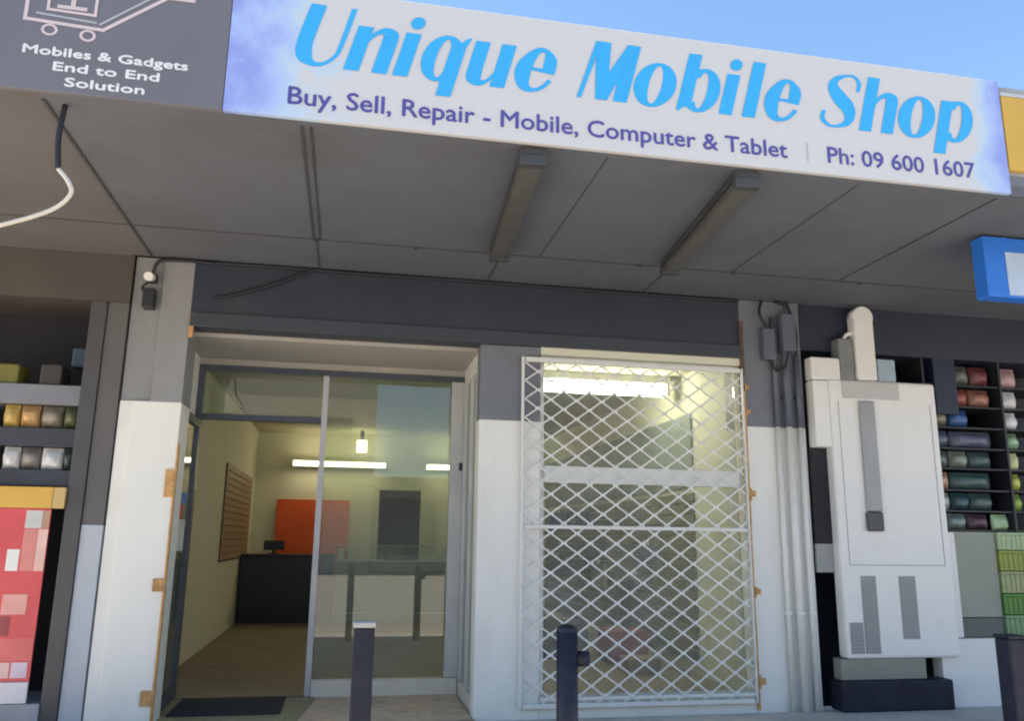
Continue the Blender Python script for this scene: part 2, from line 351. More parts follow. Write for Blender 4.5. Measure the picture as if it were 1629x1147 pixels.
# ================================================================ SIGNS
SY = -2.2
def printed(name, col, ends=False):
    M = mat(name, col, .38, .015, 3)
    if ends:
        n = M.node_tree.nodes; l = M.node_tree.links; bs = n['Principled BSDF']
        src = bs.inputs['Base Color'].links[0].from_socket
        tc = n.new('ShaderNodeTexCoord'); sp = n.new('ShaderNodeSeparateXYZ'); l.new(tc.outputs['Object'], sp.inputs[0])
        nz = n.new('ShaderNodeTexNoise'); nz.inputs['Scale'].default_value = 4.5; nz.inputs['Detail'].default_value = 7; nz.inputs['Roughness'].default_value = .62
        l.new(tc.outputs['Object'], nz.inputs[0])
        def mth(op, a, bb):
            q = n.new('ShaderNodeMath'); q.operation = op
            for i, v in enumerate((a, bb)):
                if isinstance(v, (int, float)): q.inputs[i].default_value = v
                else: l.new(v, q.inputs[i])
            return q.outputs[0]
        # distance from the nearest end (board is 4.10 long, object origin at its middle)
        ax = mth('ABSOLUTE', sp.outputs[0], 0)
        left = mth('LESS_THAN', sp.outputs[0], 0)
        wid = mth('ADD', .24, mth('MULTIPLY', left, .26))          # the left wash is wider
        d = mth('DIVIDE', mth('SUBTRACT', 2.05, ax), wid)
        e = mth('ADD', d, mth('MULTIPLY', mth('SUBTRACT', nz.outputs[0], .5), 1.9))
        rp = n.new('ShaderNodeValToRGB'); cr = rp.color_ramp
        cr.elements[0].position = 0; cr.elements[0].color = (.26, .32, .68, 1)
        cr.elements[1].position = 1.0; cr.elements[1].color = (*col, 1)
        q = cr.elements.new(.35); q.color = (.36, .47, .76, 1); q = cr.elements.new(.7); q.color = (.46, .58, .70, 1)
        l.new(e, rp.inputs[0])
        l.new(rp.outputs[0], bs.inputs['Base Color'])
    return M
SIGNW = printed('sign_print', (.575, .565, .565), True)
CYAN = mat('cyan_vinyl', (.020, .38, .76), .4, .03, 5)
INDIGO = mat('indigo_vinyl', (.085, .075, .30), .4, .05, 5)
DKSIGN = mat('charcoal_sign_print', (.155, .148, .162), .33, .05, 2)
PINKV = mat('pale_pink_vinyl', (.62, .50, .51), .5, .04); WHITEV = mat('white_vinyl', (.72, .72, .72), .5, .04); GREYV = mat('grey_vinyl', (.38, .41, .43), .5, .04)

sg = thing('shop_sign', 'long white shop sign with blue lettering and blue washed ends on the canopy edge', 'sign', (1.4, -2.2, 3.04))
b = MB(); b.box(-.65, 3.45, -2.2, -2.172, 3.036, 3.715, SIGNW, .002); b.build('sign_board', sg, loc=(1.4, -2.2, 3.375)).location = (0, 0, .335)

# headline letters: heavy slanted letters with hairlines, as strokes of changing width
SH = .26
class Letters:
    def __init__(s, z0): s.b = MB(); s.k = 0; s.z0 = z0
    def P(s, x, z): return (s.x0 + x + SH * z, SY - .0022 - .00022 * (s.k % 9), s.z0 + z)
    def poly(s, pts):
        s.k += 1; s.b.quad([s.P(*p) for p in pts], CYAN)
    def stem(s, x, w, z0, z1): s.poly([(x, z0), (x + w, z0), (x + w, z1), (x, z1)])
    def stroke(s, pts, sub=7):
        s.k += 1
        P = [Vector(p) for p in pts]; Q = []
        for i in range(len(P) - 1):
            a = P[max(i - 1, 0)]; b_ = P[i]; c = P[i + 1]; d = P[min(i + 2, len(P) - 1)]
            for k in range(sub):
                t = k / sub
                Q.append(.5 * ((2 * b_) + (c - a) * t + (2 * a - 5 * b_ + 4 * c - d) * t * t + (3 * b_ - a - 3 * c + d) * t ** 3))
        Q.append(P[-1]); L = []; R_ = []
        for i, p in enumerate(Q):
            t = Q[min(i + 1, len(Q) - 1)] - Q[max(i - 1, 0)]
            n_ = Vector((-t.y, t.x, 0)).normalized() * p.z / 2
            L.append(s.b.bm.verts.new(s.P(p.x + n_.x, p.y + n_.y))); R_.append(s.b.bm.verts.new(s.P(p.x - n_.x, p.y - n_.y)))
        i_ = s.b.mi(CYAN)
        for k in range(len(Q) - 1):
            f = s.b.bm.faces.new((L[k], L[k + 1], R_[k + 1], R_[k])); f.material_index = i_
    def ring(s, cx, cz, rx, rz, ix, iz, a0=0, a1=360, n=40):
        s.k += 1; i_ = s.b.mi(CYAN); A = []; B = []
        for k in range(n + 1):
            a = R(a0 + (a1 - a0) * k / n)
            A.append(s.b.bm.verts.new(s.P(cx + rx * math.cos(a), cz + rz * math.sin(a)))); B.append(s.b.bm.verts.new(s.P(cx + ix * math.cos(a), cz + iz * math.sin(a))))
        for k in range(n):
            f = s.b.bm.faces.new((A[k], A[k + 1], B[k + 1], B[k])); f.material_index = i_
    def disc(s, cx, cz, r):
        s.poly([(cx + r * math.cos(R(a)), cz + r * math.sin(R(a))) for a in range(0, 360, 18)])
    X = .24; C = .325; W = .072
    def g(s, ch, x0):
        X, C, W = s.X, s.C, s.W; s.x0 = x0
        if ch == 'U':
            s.stroke([(.035, C, W), (.035, .12, W), (.055, .05, .066), (.10, .013, .028), (.15, .016, .020), (.19, .06, .020), (.20, .12, .022), (.20, C, .026)])
        if ch in 'nh':
            s.stem(0, W, 0, C if ch == 'h' else X)
            s.stem(.13, W, 0, X - .05); s.stroke([(.06, .15, .016), (.085, .20, .022), (.125, .226, .036), (.160, .205, .072), (.166, .17, W)])
        if ch == 'u':
            s.stem(.13, W, 0, X); s.stem(0, W, .06, X); s.stroke([(.036, .075, W), (.043, .04, .072), (.075, .015, .036), (.11, .03, .020), (.14, .08, .016)])
        if ch in 'il': s.stem(0, W, 0, X - .005 if ch == 'i' else C)
        if ch == 'i': s.disc(.038, .292, .034)
        if ch == 'o': s.ring(.105, .12, .112, .127, .034, .108)
        if ch == 'q':
            s.ring(.095, .12, .098, .127, .030, .105, 40, 320); s.stem(.118, W, -.08, X - .05)
            s.poly([(.118, X - .05), (.19, X - .05), (.205, X + .01), (.185, X + .005), (.165, X - .02), (.118, X - .03)])
        if ch in 'bp':
            z0, z1 = (.0, C) if ch == 'b' else (-.08, X)
            if ch == 'b': s.stem(0, W, .03, C); s.poly([(0, .03), (W, .03), (.03, .01), (.012, -.01), (0, -.005)])
            else: s.stem(0, W, -.08, X)
            s.ring(.112, .12, .100, .127, .030, .105, -140, 140)
        if ch == 'e':
            s.stroke([(.165, .125, .066), (.160, .18, .062), (.125, .232, .022), (.08, .220, .042), (.045, .15, .076), (.042, .09, .078), (.065, .03, .052), (.11, .008, .022), (.155, .028, .022), (.185, .072, .024)])
            s.poly([(.07, .118), (.197, .104), (.197, .126), (.07, .134)])
        if ch == 'M':
            s.poly([(0, 0), (.022, 0), (.04, .20), (.04, C), (.02, C)])
            s.poly([(.02, C), (.10, C), (.155, .0), (.095, .0)])
            s.poly([(.125, .0), (.155, .0), (.245, C), (.19, C), (.115, .12)]); s.stem(.185, .075, 0, C)
        if ch == 'S':
            s.stroke([(.185, .225, .022), (.185, .275, .024), (.150, .313, .016), (.10, .313, .016), (.045, .282, .040), (.040, .235, .062), (.085, .180, .078), (.140, .130, .078), (.165, .078, .062), (.150, .032, .040), (.10, .010, .016), (.055, .010, .016), (.012, .045, .026), (.010, .095, .022)])
T = Letters(3.306)
for ch, x in (('U', -.38), ('n', -.134), ('i', .094), ('q', .205), ('u', .432), ('e', .660), ('M', 1.000), ('o', 1.278), ('b', 1.522), ('i', 1.752), ('l', 1.880), ('e', 1.985), ('S', 2.318), ('h', 2.549), ('o', 2.772), ('p', 3.010)):
    T.g(ch, x)
T.b.build('headline_lettering', sg)

def text(name, s, x0, x1, zb, cap, m, parent, y, bold=.0):
    cu = bpy.data.curves.new(name, 'FONT'); cu.body = s; cu.size = 1; cu.resolution_u = 3
    o = bpy.data.objects.new(name, cu); COL.objects.link(o)
    dg = bpy.context.evaluated_depsgraph_get(); dg.update()
    me = bpy.data.meshes.new_from_object(o.evaluated_get(dg))
    bpy.data.objects.remove(o)
    xs = [v.co.x for v in me.vertices]; xa, xb = min(xs), max(xs)
    cu2 = bpy.data.curves.new('t', 'FONT'); cu2.body = 'H'; o2 = bpy.data.objects.new('t', cu2); COL.objects.link(o2)
    dg = bpy.context.evaluated_depsgraph_get(); dg.update(); mh = bpy.data.meshes.new_from_object(o2.evaluated_get(dg)); ch = max(v.co.y for v in mh.vertices)
    bpy.data.objects.remove(o2); bpy.data.meshes.remove(mh)
    k = (x1 - x0) / (xb - xa); kz = cap / ch
    for v in me.vertices: v.co = Vector((x0 + (v.co.x - xa) * k, y, zb + v.co.y * kz))
    if bold:
        base = bmesh.new(); base.from_mesh(me)
        for i_, (dx, dz) in enumerate(((-bold, 0), (bold, 0), (0, bold), (0, -bold))):
            t_ = bmesh.new(); t_.from_mesh(me)
            bmesh.ops.translate(t_, vec=(dx, .0002 * (i_ + 1), dz), verts=t_.verts)
            tm = bpy.data.meshes.new('t'); t_.to_mesh(tm); t_.free(); base.from_mesh(tm); bpy.data.meshes.remove(tm)
        base.to_mesh(me); base.free()
    me.materials.append(m); me.name = name
    ob = bpy.data.objects.new(name, me); COL.objects.link(ob); ob.location = -parent.location; ob.parent = parent
    return ob
text('tagline_lettering', 'Buy, Sell, Repair - Mobile, Computer & Tablet', -.37, 2.125, 3.102, .086, INDIGO, sg, SY - .0026, .0022)
text('phone_lettering', 'Ph: 09 600 1607', 2.356, 3.232, 3.102, .088, INDIGO, sg, SY - .0026, .0022)
b = MB(); b.box(2.238, 2.243, SY - .003, SY - .001, 3.095, 3.20, GREYV); b.build('divider_line', sg)

sg2 = thing('gadget_sign', 'charcoal canopy sign with pale shopping cart outline left of white sign', 'sign', (-2, -2.2, 3.04))
b = MB(); b.box(-4.4, -.653, -2.2, -2.172, 3.036, 3.90, DKSIGN, .002); b.build('sign_board', sg2)
b = MB()
def line(p, q, w_, m, k=0):
    p = Vector((p[0], 0, p[1])); q = Vector((q[0], 0, q[1])); d = (q - p).normalized(); n_ = Vector((-d.z, 0, d.x)) * w_ / 2; y = Vector((0, SY - .0025 - .0004 * k, 0))
    e = d * w_ / 2
    b.quad([p - e - n_ + y, q + e - n_ + y, q + e + n_ + y, p - e + n_ + y], m)
line((-1.506, 3.62), (-1.506, 3.375), .016, PINKV); line((-1.506, 3.372), (-1.185, 3.358), .016, PINKV, 1); line((-1.185, 3.358), (-.93, 3.56), .016, PINKV, 2); line((-.93, 3.56), (-.82, 3.56), .016, PINKV, 3)
line((-1.46, 3.406), (-1.22, 3.390), .010, GREYV); line((-1.20, 3.385), (-.985, 3.56), .010, GREYV, 1)
line((-1.42, 3.62), (-1.42, 3.43), .013, PINKV, 1); line((-1.42, 3.43), (-1.225, 3.425), .013, PINKV, 2); line((-1.225, 3.425), (-1.225, 3.62), .013, PINKV, 3); line((-1.32, 3.51), (-1.32, 3.45), .02, PINKV, 1)
line((-1.375, 3.45), (-1.27, 3.45), .018, PINKV)
for cx, cz in ((-1.402, 3.33), (-1.245, 3.322)):
    for k in range(20):
        a, c_ = 2 * math.pi * k / 20, 2 * math.pi * (k + 1) / 20
        b.quad([(cx + rr * math.cos(t), SY - .0028, cz + rr * .85 * math.sin(t)) for rr, t in ((.034, a), (.034, c_), (.022, c_), (.022, a))], PINKV)
b.build('cart_emblem', sg2)
text('sign_lettering', 'Mobiles & Gadgets', -1.495, -.815, 3.208, .040, WHITEV, sg2, SY - .0026, .0022)
text('sign_lettering', 'End to End', -1.365, -.93, 3.138, .040, WHITEV, sg2, SY - .0026, .0022)
text('sign_lettering', 'Solution', -1.31, -.985, 3.068, .040, WHITEV, sg2, SY - .0026, .0022)

YEL = mat('yellow_sign_face', (.60, .36, .06), .45, .05, 4)
ys = thing('neighbour_sign', 'plain yellow canopy sign beyond the right end of white sign', 'sign', (4.5, -2.2, 3.18))
b = MB(); b.box(3.46, 6.5, -2.2, -2.171, 3.18, 3.625, YEL, .003); b.build('sign_board', ys)
b = MB(); b.box(3.456, 6.5, -2.203, -2.1705, 3.626, 3.645, ALU); b.build('sign_frame', ys)

BLUE = mat('blue_sign_face', (.015, .16, .62), .4, .06, 4); BLUEP = mat('pale_blue_print', (.40, .50, .66), .4, .06, 5)
bs = thing('hanging_sign', 'blue hanging sign with pale panel under the canopy at far right', 'sign', (4.2, -1.61, 2.63))
b = MB(); b.box(3.725, 4.7, -1.66, -1.56, 2.635, 3.02, BLUE, .004); b.box(3.9, 3.93, -1.62, -1.60, 3.021, 3.039, ALU); b.box(4.5, 4.53, -1.62, -1.60, 3.021, 3.039, ALU); b.build('sign_box', bs)
b = MB(); b.box(3.87, 4.62, -1.666, -1.6605, 2.65, 2.925, BLUEP); b.build('sign_panel', bs)

# ================================================================ CANOPY LIGHTS
lt = thing('batten_light', 'dusty unlit fluorescent batten on the soffit, nearer the middle pillar', 'light fitting', (.84, -1.435, 3.04), 'unlit fluorescent battens under the canopy')
def batten(parent):
    h = MB(); h.box(-.064, .064, -.72, .72, -.04, 0, LIGHTBODY, .006); h.build('housing', parent, loc=(0, 0, 0))
    d = MB(); d.box(-.060, .060, -.669, .669, -.095, -.041, LIGHTDIF, .018); d.build('diffuser', parent, loc=(0, 0, 0))
    for s in (-1, 1):
        e = MB(); e.box(-.067, .067, s * .70 - .03, s * .70 + .03, -.098, -.041, LIGHTBODY, .008); e.build('end_cap', parent, loc=(0, 0, 0))
batten(lt)
for ch in lt.children: ch.location = (0, 0, 0)
lt.rotation_euler.z = R(-3.6)
l2 = copy_thing(lt, (2.0, -1.43, 3.04), 'dusty unlit fluorescent batten on the soffit, nearer the right pillar')
l2.rotation_euler.z = R(-6)

# loose cable at the left
cb = thing('loose_cable', 'loose cable hanging from the dark sign, black above and white below', 'cable', (-1.36, -2.1, 3.04))
b = MB(); b.tube([(-1.34, -2.08, 3.036), (-1.345, -2.09, 2.88), (-1.325, -2.10, 2.72)], .013, CABLE); b.build('black_sleeve', cb)
b = MB(); b.tube([(-1.325, -2.10, 2.725), (-1.27, -2.12, 2.66), (-1.255, -2.12, 2.60), (-1.33, -2.1, 2.53), (-1.5, -2.1, 2.45), (-1.75, -2.1, 2.36)], .010, CABLEW); b.build('white_flex', cb)

# ================================================================ WINDOW GRILLE
gr = thing('window_grille', 'white diamond mesh security grille in front of the shop window', 'grille', (2.06, -.03, .05))
b = MB(); x0, x1, z0, z1 = 1.19, 2.925, .05, 2.47
b.box(x0, x0 + .02, -.045, -.015, z0, z1, METALW, .003); b.box(x1 - .012, x1, -.045, -.015, z0, z1, METALW, .003)
b.box(x0 + .027, x1 - .023, -.045, -.015, z0, z0 + .03, METALW, .003); b.box(x0 + .027, x1 - .023, -.045, -.015, z1 - .035, z1, METALW, .003)
b.build('grille_frame', gr)
b = MB(); b.box(x0 + .027, x1 - .023, -.052, -.036, 1.238, 1.262, METALW, .003); b.build('grille_bar', gr)
b = MB(); px, pz, wd = .193, .136, .0112
xa, xb, za, zb = x0 + .026, x1 - .022, z0 + .03, z1 - .035
def clipseg(c, s):
    # line z = za + s*(pz/px)*(x-xa) + c
    k = s * pz / px; pts = []
    f = lambda x: za + k * (x - xa) + c
    lo, hi = xa, xb
    xs = sorted([xa + (za - za - c) / k, xa + (zb - za - c) / k])
    lo = max(lo, xs[0]); hi = min(hi, xs[1])
    return None if hi - lo < .01 else ((lo, f(lo)), (hi, f(hi)))
H = zb - za; Wd = xb - xa; nn = int((H + Wd * pz / px) / pz) + 2
for s in (1, -1):
    for i in range(-nn, nn + nn):
        c = i * pz + .04
        r_ = clipseg(c, s)
        if not r_: continue
        p, q = Vector((r_[0][0], 0, r_[0][1])), Vector((r_[1][0], 0, r_[1][1]))
        if s < 0 and not (-0.1 < c < H + Wd * pz / px + .1): continue
        d = (q - p).normalized(); n_ = Vector((-d.z, 0, d.x)) * wd / 2
        y0, y1 = (-.038, -.034) if s > 0 else (-.0335, -.0295)
        vs = [b.bm.verts.new(v) for v in [pp + n_ * sg_ + Vector((0, yy, 0)) for pp in (p, q) for sg_ in (-1, 1) for yy in (y0, y1)]]
        i_ = b.mi(METALW)
        for idx in ((0, 1, 3, 2), (4, 6, 7, 5), (0, 4, 5, 1), (2, 3, 7, 6), (0, 2, 6, 4), (1, 5, 7, 3)):
            f = b.bm.faces.new([vs[j] for j in idx]); f.material_index = i_
# swollen knuckles where the strips cross
k = pz / px
for i in range(-nn, 2 * nn):
    for j in range(-1, 2 * nn):
        cu, cd = i * pz + .04, j * pz + .04
        x = xa + (cd - cu) / (2 * k); z = za + (cu + cd) / 2
        if xa + .02 < x < xb - .02 and za + .02 < z < zb - .02:
            q = bmesh.ops.create_cone(b.bm, cap_ends=True, segments=8, radius1=.0145, radius2=.0145, depth=.006)
            bmesh.ops.transform(b.bm, matrix=Matrix.Translation((x, -.0405, z)) @ Matrix.Rotation(R(90), 4, 'X') @ Matrix.Diagonal((1.5, .75, 1, 1)), verts=q['verts'])
b.build('diamond_mesh', gr)

# ================================================================ STREET FURNITURE
b1 = thing('bollard', 'slim square navy bollard with grey flat cap before the glass entry', 'bollard', (.085, -2.5, -.012), 'navy bollards along the footpath')
b = MB(); b.box(-.038, .038, -.038, .038, 0, .845, NAVY, .006); b.build('post', b1, loc=(0, 0, 0)).location = (0, 0, 0)
b = MB(); b.box(-.041, .041, -.041, .041, .846, .866, CAPM, .004); b.build('cap', b1, loc=(0, 0, 0)).location = (0, 0, 0)
b2 = thing('bollard', 'navy bollard with rounded top and side lug before the mesh grille', 'bollard', (.868, -2.5, -.012), 'navy bollards along the footpath')
b = MB(); b.cyl((0, 0, 0), (0, 0, .825), .042, NAVY, 20); b.sph((0, 0, .825), .042, NAVY, (1, 1, .7)); b.build('post', b2, loc=(0, 0, 0)).location = (0, 0, 0)
b = MB(); b.cyl((.035, 0, .722), (.085, 0, .722), .030, NAVY, 14); b.build('lug', b2, loc=(0, 0, 0)).location = (0, 0, 0)
b3 = thing('bollard', 'plain navy bollard at the far right of the footpath', 'bollard', (2.865, -2.5, -.012), 'navy bollards along the footpath')
b = MB(); b.box(-.045, .045, -.045, .045, 0, .78, NAVY, .008); b.build('post', b3, loc=(0, 0, 0)).location = (0, 0, 0)
b = MB(); b.box(-.048, .048, -.048, .048, .781, .795, NAVY, .004); b.build('cap', b3, loc=(0, 0, 0)).location = (0, 0, 0)
b = MB(); b.box(-1.09, -.37, .28, .86, -.003, .012, MATT, .004); tag(b.build('door_mat'), 'dark rubber mat lying in front of the open doorway', 'mat')

# ================================================================ INSIDE THE SHOP
ct = thing('sales_counter', 'dark navy sales counter beside the left wall inside the shop', 'counter', (-.8, 6.25, 0))
b = MB(); b.box(-1.40, -.15, 6.27, 6.85, .0, .88, COUNTER, .004); b.build('counter_body', ct)
b = MB(); b.box(-1.41, -.14, 6.24, 6.88, .881, .915, COUNTER, .006); b.build('counter_top', ct)
mo = thing('till_screen', 'small black till screen standing on the navy counter', 'till', (-.98, 6.4, .916))
b = MB(); b.box(-1.12, -.84, 6.38, 6.41, .97, 1.10, BLACK, .004); b.build('screen', mo)
b = MB(); b.box(-1.05, -.91, 6.36, 6.48, .916, .93, BLACK); b.box(-1.0, -.96, 6.411, 6.43, .93, 1.05, BLACK); b.build('stand', mo)
sc = thing('glass_showcase', 'pale fronted showcase with glass top beside the navy counter', 'showcase', (.7, 6.25, 0))
b = MB(); b.box(-.13, 2.3, 6.27, 6.8, 0, .83, SHOWP, .003); b.box(-.13, 2.3, 6.265, 6.269, .12, .135, ALU); b.build('cabinet', sc)
b = MB(); b.box(-.13, 2.3, 6.27, 6.276, .845, 1.04, GLASS); b.box(-.13, 2.3, 6.27, 6.8, 1.041, 1.047, GLASS); b.build('glass_top', sc)
b = MB(); b.box(-.135, 2.3, 6.262, 6.80, .831, .844, ALU); b.box(-.135, 2.3, 6.262, 6.268, 1.048, 1.055, ALU); b.build('showcase_trim', sc)
REDC = colm('red_print', (.55, .07, .05)); WHC = colm('white_print', (.72, .70, .66))
b = MB(); b.box(-.10, .06, 6.4, 6.55, .845, 1.0, WHC); b.box(-.02, .04, 6.396, 6.3995, .86, .98, REDC); tag(b.build('carton'), 'red and white carton inside the glass showcase', 'carton')
b = MB(); b.box(.56, .82, 6.45, 6.6, .845, 1.03, BLACK, .01); b.box(.58, .80, 6.446, 6.4495, .87, 1.0, colm('dark_screen', (.03, .05, .04), .2)); tag(b.build('card_terminal'), 'small black terminal inside the showcase before the dark doorway', 'device')
op = thing('orange_panel', 'bright orange slat panel behind the navy counter', 'wall panel', (-.5, 7.44, .0))
b = MB()
b.box(-1.07, -.30, 7.43, 7.46, .0, 1.60, ORANGEP); b.box(-.295, .03, 7.43, 7.46, .0, 1.60, ORANGEP); b.box(-1.07, .03, 7.435, 7.46, 1.602, 1.72, ORANGEP); b.build('board', op)
for x in (-1.0, -.1):
    b = MB(); b.box(x, x + .06, 7.461, 7.49, .0, 1.6, ALU); b.build('support', op)
sw = thing('slat_display', 'brown slatted display board on the left interior wall', 'display board', (-1.4, 5.5, .88))
b = MB()
for i in range(14): b.box(-1.42, -1.40, 4.35, 6.95, .88 + i * .08, .88 + i * .08 + .07, SLAT, .004)
b.box(-1.421, -1.412, 4.33, 6.97, .86, 2.0, BLACK); b.build('slat_board', sw)
ds = thing('wall_display', 'olive slatted display board along the right interior wall', 'display board', (3.13, 4, .1))
b = MB()
for i in range(15): b.box(3.125, 3.149, 1.45, 7.3, .12 + i * .1, .12 + i * .1 + .088, SLATD, .004)
b.build('slat_board', ds)
b = MB(); b.box(3.128, 3.149, 1.45, 7.3, 1.66, 2.35, BOARDG); b.build('back_board', ds)
for (y, z, w_, h_, c, lab) in ((6.3, 1.30, .9, .26, (.03, .05, .13), 'navy packet at the top left of the olive display'), (5.0, 1.32, .5, .22, (.05, .045, .05), 'black packet at the top of the olive display'),
        (4.6, .95, .7, .16, (.10, .17, .22), 'steel blue packet below the grille bar'), (2.6, .98, .35, .14, (.12, .18, .23), 'small pale blue packet near the right wall corner'),
        (6.4, .70, .8, .22, (.10, .17, .20), 'teal packet low on the far left of the display'), (4.3, .58, .5, .3, (.30, .29, .26), 'grey packet in the middle of the olive display'), (3.0, .66, .3, .14, (.13, .16, .18), 'slate packet in the right half of the olive display')):
    p = thing('hanging_packet', lab, 'packet', (3.1, y, z), 'packets hanging on the olive display')
    q = MB(); q.box(3.07, 3.122, y - w_ / 2, y + w_ / 2, z, z + h_, colm('packet_print', c), .006); q.build('pack', p)
    q = MB(); q.box(3.09, 3.10, y - .06, y + .06, z + h_ + .001, z + h_ + .05, WHC); q.build('header_card', p)
def carton(lab, x0, x1, y0, y1, z0, z1, c):
    p = thing('floor_carton', lab, 'carton', ((x0 + x1) / 2, (y0 + y1) / 2, z0), 'cartons standing inside the window')
    q = MB(); q.box(x0, x1, y0, y1, z0, z1, colm('carton_board', c), .006); q.build('box', p)
    q = MB(); q.box((x0 + x1) / 2 - .03, (x0 + x1) / 2 + .03, y0 - .002, y1 + .002, z1 + .0005, z1 + .003, colm('tape', (.4, .3, .18))); q.build('tape', p)
carton('red carton on the floor inside the grilled window', 2.55, 2.95, 2.2, 2.6, .001, .30, (.30, .07, .06))
carton('dark brown carton on the floor left of red carton', 2.0, 2.45, 2.6, 3.1, .001, .38, (.05, .035, .025))
carton('tan carton in front of the red carton', 2.5, 2.8, 1.5, 1.8, .001, .14, (.30, .20, .13))

TUBE = emit('fluorescent_tube', (1, .95, .68), 3.1); TUBE2 = emit('bright_fluorescent_tube', (1, .98, .84), 9); BULB = emit('bulb_glow', (1, .95, .66), 2.5)
def tube_light(lab, x0, x1, y, z, m, r=.022, wall=True):
    t = thing('fluorescent_light', lab, 'light fitting', ((x0 + x1) / 2, y, z), 'lit fluorescent lights inside the shop')
    q = MB(); q.cyl((x0 + .02, y, z), (x1 - .02, y, z), r, m, 16); q.build('lit_tube', t)
    q = MB()
    if wall: q.box(x0 - .02, x1 + .02, y + r + .02, 7.499, z - .04, z + .05, METALW, .005)
    else: q.box(x0 - .02, x1 + .02, y - .05, y + .05, z + r + .02, 2.749, METALW, .005)
    q.build('fitting', t)
    q = MB()
    for xx in (x0, x1): q.box(xx - .015, xx + .015, y - r, y + r + .03, z - r, z + r + .03, METALW, .004)
    q.build('tube_holder', t)
tube_light('lit fluorescent tube on the back wall above orange panel', -.87, .56, 7.28, 2.265, TUBE, .028)
tube_light('lit fluorescent tube on the back wall above dark doorway', 1.18, 2.62, 7.28, 2.265, TUBE, .028)
tube_light('bright fluorescent tube on the ceiling behind the window grille', 1.70, 3.02, 1.75, 2.60, TUBE2, .05, False)
bu = thing('ceiling_lamp', 'lit cylinder lamp hanging from the shop ceiling', 'lamp', (.16, 6.9, 2.75))
b = MB(); b.cyl((.16, 6.9, 2.43), (.16, 6.9, 2.60), .075, BULB, 18); b.build('lamp_shade', bu)
b = MB(); b.cyl((.16, 6.9, 2.601), (.16, 6.9, 2.749), .03, BLACK, 12); b.build('lamp_holder', bu)

# ================================================================ LEFT NEIGHBOUR
lb = thing('corner_store', 'neighbouring store with dark window left of the white pillar', 'building', (-2.6, 0, 0))
DKBR = mat('dark_brown_paint', (.045, .040, .038), .6, .2, 3); GRYP = mat('warm_grey_paint', (.105, .10, .10), .6, .1, 4)
b = MB(); b.box(-4.5, -1.53, .55, .6, -.1, 3.03, DARKIN); b.build('back_wall', lb)
b = MB(); b.box(-4.5, -1.53, .002, .549, 2.70, 3.0385, mat('brown_fascia_paint', (.075, .062, .054), .6, .15, 3)); b.build('header', lb)
b = MB(); b.box(-1.765, -1.665, -.005, .2, -.05, 2.70, mat('charcoal_post_paint', (.065, .062, .066), .5, .1, 4), .004); b.build('post', lb)
b = MB(); b.box(-1.663, -1.531, .01, .25, 1.22, 2.70, GRYP, .004); b.box(-1.663, -1.531, .01, .25, -.05, 1.218, mat('pale_grey_post_paint', (.42, .45, .50), .5, .05, 4), .004); b.build('post', lb)
b = MB(); b.box(-4.5, -1.766, -.02, .45, -.05, .15, mat('grey_stall_riser', (.30, .31, .34), .6, .12, 4), .004); b.build('stall_riser', lb)
sf = thing('goods_shelf', 'grey shop shelf full of packets left of the dark post', 'shelf', (-2.2, .2, 1.3))
GS = mat('grey_shelf_metal', (.19, .19, .22), .5, .1, 4)
b = MB(); b.box(-4.0, -1.768, .02, .40, 1.985, 2.115, GS, .004); b.build('shelf_board', sf)
b = MB(); b.box(-4.0, -1.768, .02, .40, 1.71, 1.83, mat('dark_shelf_metal', (.035, .038, .05), .5, .15, 4), .004); b.build('shelf_board', sf)
b = MB(); b.box(-4.0, -1.768, .02, .40, 1.455, 1.56, mat('dark_shelf_metal', (.030, .034, .05), .5, .15, 4), .004); b.build('shelf_board', sf)
def bag(o, x0, x1, z0, z1, y0, y1, c, c2, jag):
    nx, nz = 10, 12; V = []; mi_ = o.mi(c); mj = o.mi(c2)
    for sgn in (0, 1):
        G = []
        for j in range(nz + 1):
            v = j / nz; row = []
            for i in range(nx + 1):
                u = i / nx
                bul = (max(0, math.sin(math.pi * u)) ** .55) * (max(0, math.sin(math.pi * min(1, max(0, (v - .06) / .82)))) ** .5)
                wob = .006 * math.sin(9 * u + jag) * math.sin(7 * v + jag * 2)
                x = x0 + (x1 - x0) * (u + (.5 - u) * .10 * (v - .5) ** 2 * 2)
                y = (y0 + y1) / 2 + (-1 if sgn == 0 else 1) * ((y1 - y0) / 2 * bul + .0015 + (wob if bul > .2 else 0))
                row.append(o.bm.verts.new((x, y, z0 + (z1 - z0) * v)))
            G.append(row)
        V.append(G)
    for sgn in (0, 1):
        G = V[sgn]
        for j in range(nz):
            for i in range(nx):
                f = o.bm.faces.new((G[j][i], G[j][i + 1], G[j + 1][i + 1], G[j + 1][i])); f.smooth = True
                f.material_index = mj if sgn == 0 and 4 <= j <= 7 and 2 <= i <= 7 else mi_
    a_, b_ = V
    for j in range(nz):
        for i in (0, nx): f = o.bm.faces.new((a_[j][i], a_[j + 1][i], b_[j + 1][i], b_[j][i])); f.material_index = mi_
    for i in range(nx):
        for j in (0, nz): f = o.bm.faces.new((a_[j][i], a_[j][i + 1], b_[j][i + 1], b_[j][i])); f.material_index = mi_
